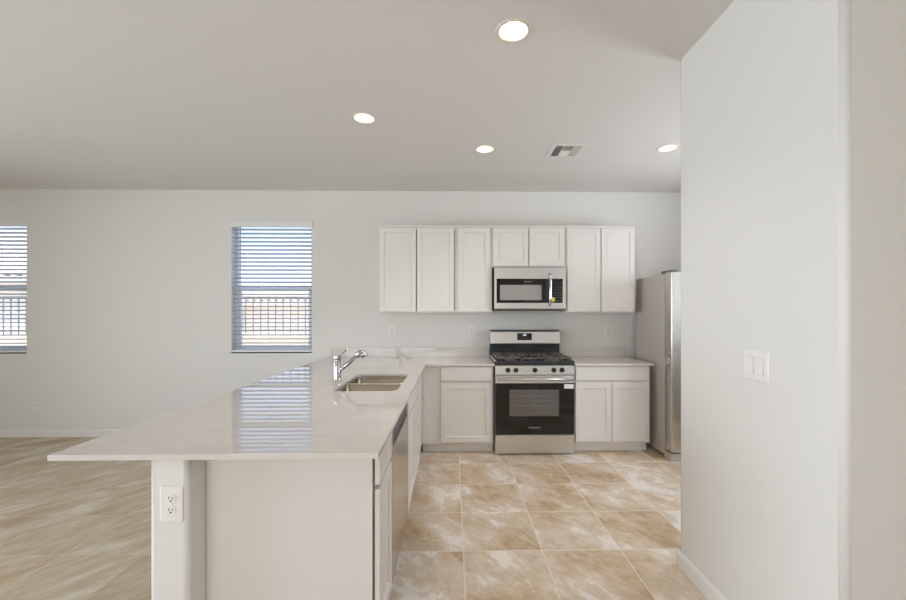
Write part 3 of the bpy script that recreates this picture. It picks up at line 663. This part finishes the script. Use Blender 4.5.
# ------------------------------------------------------------------ outlets and switch
def outlet(label, loc, rz, style, w=0.078, h=0.124, group=None):
    """faces -y"""
    r = thing('wall_outlet', label, 'outlet', loc, rz, group)
    b = MB(); b.loft([[(x, 0, z) for x, z in rrect(-w/2, w/2, -h/2, h/2, 0.004, 3)], [(x, -0.004, z) for x, z in rrect(-w/2, w/2, -h/2, h/2, 0.004, 3)], [(x, -0.006, z) for x, z in rrect(-w/2+0.003, w/2-0.003, -h/2+0.003, h/2-0.003, 0.004, 3)]], smooth=False)
    b.obj('cover_plate', 'white_plastic', r)
    if style == 'duplex':
        for zc in (-0.0205, 0.0205):
            o = MB(); o.loft([[(x, y, zc+z) for x, z in rrect(-0.0165, 0.0165, -0.0145, 0.0145, 0.012, 5)] for y in (-0.0055, -0.0085)], smooth=False); ro = o.obj('receptacle', 'white_plastic', r)
            MB().box(-0.0078, -0.0054, -0.0088, -0.008, zc-0.001, zc+0.009).obj('slot', 'dark_gap', ro); MB().box(0.0054, 0.0078, -0.0088, -0.008, zc-0.001, zc+0.007).obj('slot', 'dark_gap', ro); MB().lathe([(0.0032, 0), (0.0032, 0.0008)], (0, -0.008, zc-0.007), (0, -1, 0), 12).obj('ground_hole', 'dark_gap', ro)
        MB().lathe([(0.0035, 0), (0.0035, 0.0015)], (0, -0.006, 0), (0, -1, 0), 12).obj('screw', 'white_plastic', r)
    else:
        g = MB(); g.box(-0.0185, 0.0185, -0.0064, -0.005, -0.0355, 0.0355); g.obj('insert_gap', 'grey_plastic', r)
        o = MB(); o.box(-0.0168, 0.0168, -0.009, -0.006, -0.0338, 0.0338); ro = o.obj('receptacle', 'white_plastic', r, bevel=0.001)
        for zc in (-0.02, 0.02):
            for q in ((-0.0078, -0.005, -0.0094, -0.0085, zc-0.002, zc+0.009), (0.005, 0.0078, -0.0094, -0.0085, zc-0.002, zc+0.007), (-0.0025, 0.0025, -0.0094, -0.0085, zc-0.009, zc-0.005)): MB().box(*q).obj('slot', 'dark_gap', ro)
    return r
outlet('white outlet under the left end of the wall cabinets', (-0.688, YB, 1.163), 0, 'decora', group='outlets above the backsplash')
outlet('white outlet just left of the range backguard', (0.209, YB, 1.162), 0, 'decora', group='outlets above the backsplash')
outlet('white outlet between the range and refrigerator above the short counter', (1.763, YB, 1.161), 0, 'decora', group='outlets above the backsplash')
outlet('white outlet low on the back wall near the left window', (-4.613, YB, 0.332), 0, 'duplex', 0.072, 0.116)
outlet('white duplex outlet on the end post of the peninsula', (-0.994, PY0, 0.696), 0, 'duplex', 0.080, 0.124)
sw = thing('light_switch', 'white double rocker light switch on the large right wall', 'switch', (XW, 1.634, 1.158), -PI/2)
w_, h_ = 0.136, 0.122
b = MB(); b.loft([[(x, 0, z) for x, z in rrect(-w_/2, w_/2, -h_/2, h_/2, 0.004, 3)], [(x, -0.004, z) for x, z in rrect(-w_/2, w_/2, -h_/2, h_/2, 0.004, 3)], [(x, -0.006, z) for x, z in rrect(-w_/2+0.003, w_/2-0.003, -h_/2+0.003, h_/2-0.003, 0.004, 3)]], smooth=False); b.obj('cover_plate', 'white_plastic', sw)
for xc in (-0.026, 0.026):
    MB().box(xc-0.0185, xc+0.0185, -0.0066, -0.005, -0.0355, 0.0355).obj('rocker_frame', 'logo_grey', sw)
    b = MB(); b.prism([(-0.0055, -0.034), (-0.0125, -0.034), (-0.0078, 0.0), (-0.0085, 0.034), (-0.0055, 0.034)], xc-0.0168, xc+0.0168, 'yz'); b.obj('rocker', 'white_plastic', sw, bevel=0.0008)

# ------------------------------------------------------------------ ceiling fittings
def can(loc, label):
    r = thing('recessed_light', label, 'ceiling light', loc, 0, 'round recessed ceiling lights')
    MB().lathe([(0.0700, 0.0), (0.0705, -0.004), (0.080, -0.005), (0.087, -0.002), (0.088, 0.0)], seg=36, cap0=False, cap1=False).obj('trim_ring', 'lamp_baffle', r)
    MB().lathe([(0.0700, 0.0), (0.066, 0.02), (0.047, 0.075)], seg=36, cap0=False, cap1=False).obj('baffle', 'lamp_baffle', r)
    MB().lathe([(0.047, 0.074), (0.047, 0.078), (0.0, 0.078)], seg=36, cap0=False).obj('lens', 'lamp_lens', r)
    return r
can_labels = ['largest recessed ceiling light, nearest the top edge of the picture', 'recessed ceiling light above the sink, leftmost of the row',
              'small recessed ceiling light left of the air vent', 'recessed ceiling light right of the air vent, beside the white wall']
def can_lamp(x, y): lamp('can_lamp', 'SPOT', (x, y, H-0.012), (0, 0, 0), 20 if y > 1 else 14, (1.0, 0.965, 0.92), spot_size=math.radians(118), spot_blend=0.9, shadow_soft_size=0.05)
c0 = None
for i, (x, y) in enumerate(cans):
    lb = can_labels[i] if i < 4 else 'recessed ceiling light of the great room behind the camera'
    if c0 is None: c0 = can((x, y, H), lb)
    else: dup(c0, (x, y, H), lb)
    can_lamp(x, y)
vt = thing('ceiling_vent', 'square white air vent on the ceiling above the range', 'vent', (0.955, 3.425, H))
b = MB(); g = 0.109; e = 0.147
b.box(-e, e, -e, -g, -0.007, 0).box(-e, e, g, e, -0.007, 0).box(-e, -g, -g, g, -0.007, 0).box(g, e, -g, g, -0.007, 0)
b.box(-0.046, -0.040, -g, g, -0.006, 0.004).box(0.040, 0.046, -g, g, -0.006, 0.004).box(-0.040, 0.040, -0.003, 0.003, -0.006, 0.004)
b.obj('frame', 'ceiling_paint', vt, bevel=0.002)
b = MB(); b.box(-g+0.001, g-0.001, -g+0.001, g-0.001, 0.06, 0.064).box(-g+0.001, -g+0.003, -g+0.001, g-0.001, 0, 0.06).box(g-0.003, g-0.001, -g+0.001, g-0.001, 0, 0.06).box(-g+0.003, g-0.003, -g+0.001, -g+0.003, 0, 0.06).box(-g+0.003, g-0.003, g-0.003, g-0.001, 0, 0.06)
b.obj('duct_box', 'dark_gap', vt)
b = MB()
for k in range(4):
    for sg in (-1, 1):
        mt = Matrix.Translation((sg*(0.056+k*0.0155), 0, 0.003)) @ Matrix.Rotation(sg*math.radians(45), 4, 'Y')
        b.box(-0.008, 0.008, -g, g, -0.0006, 0.0006, mt)
for k in range(6):
    for sg in (-1, 1):
        mt = Matrix.Translation((0, sg*(0.012+k*0.0165), 0.003)) @ Matrix.Rotation(-sg*math.radians(45), 4, 'X')
        b.box(-0.040, 0.040, -0.008, 0.008, -0.0006, 0.0006, mt)
b.obj('louvres', 'white_plastic', vt)
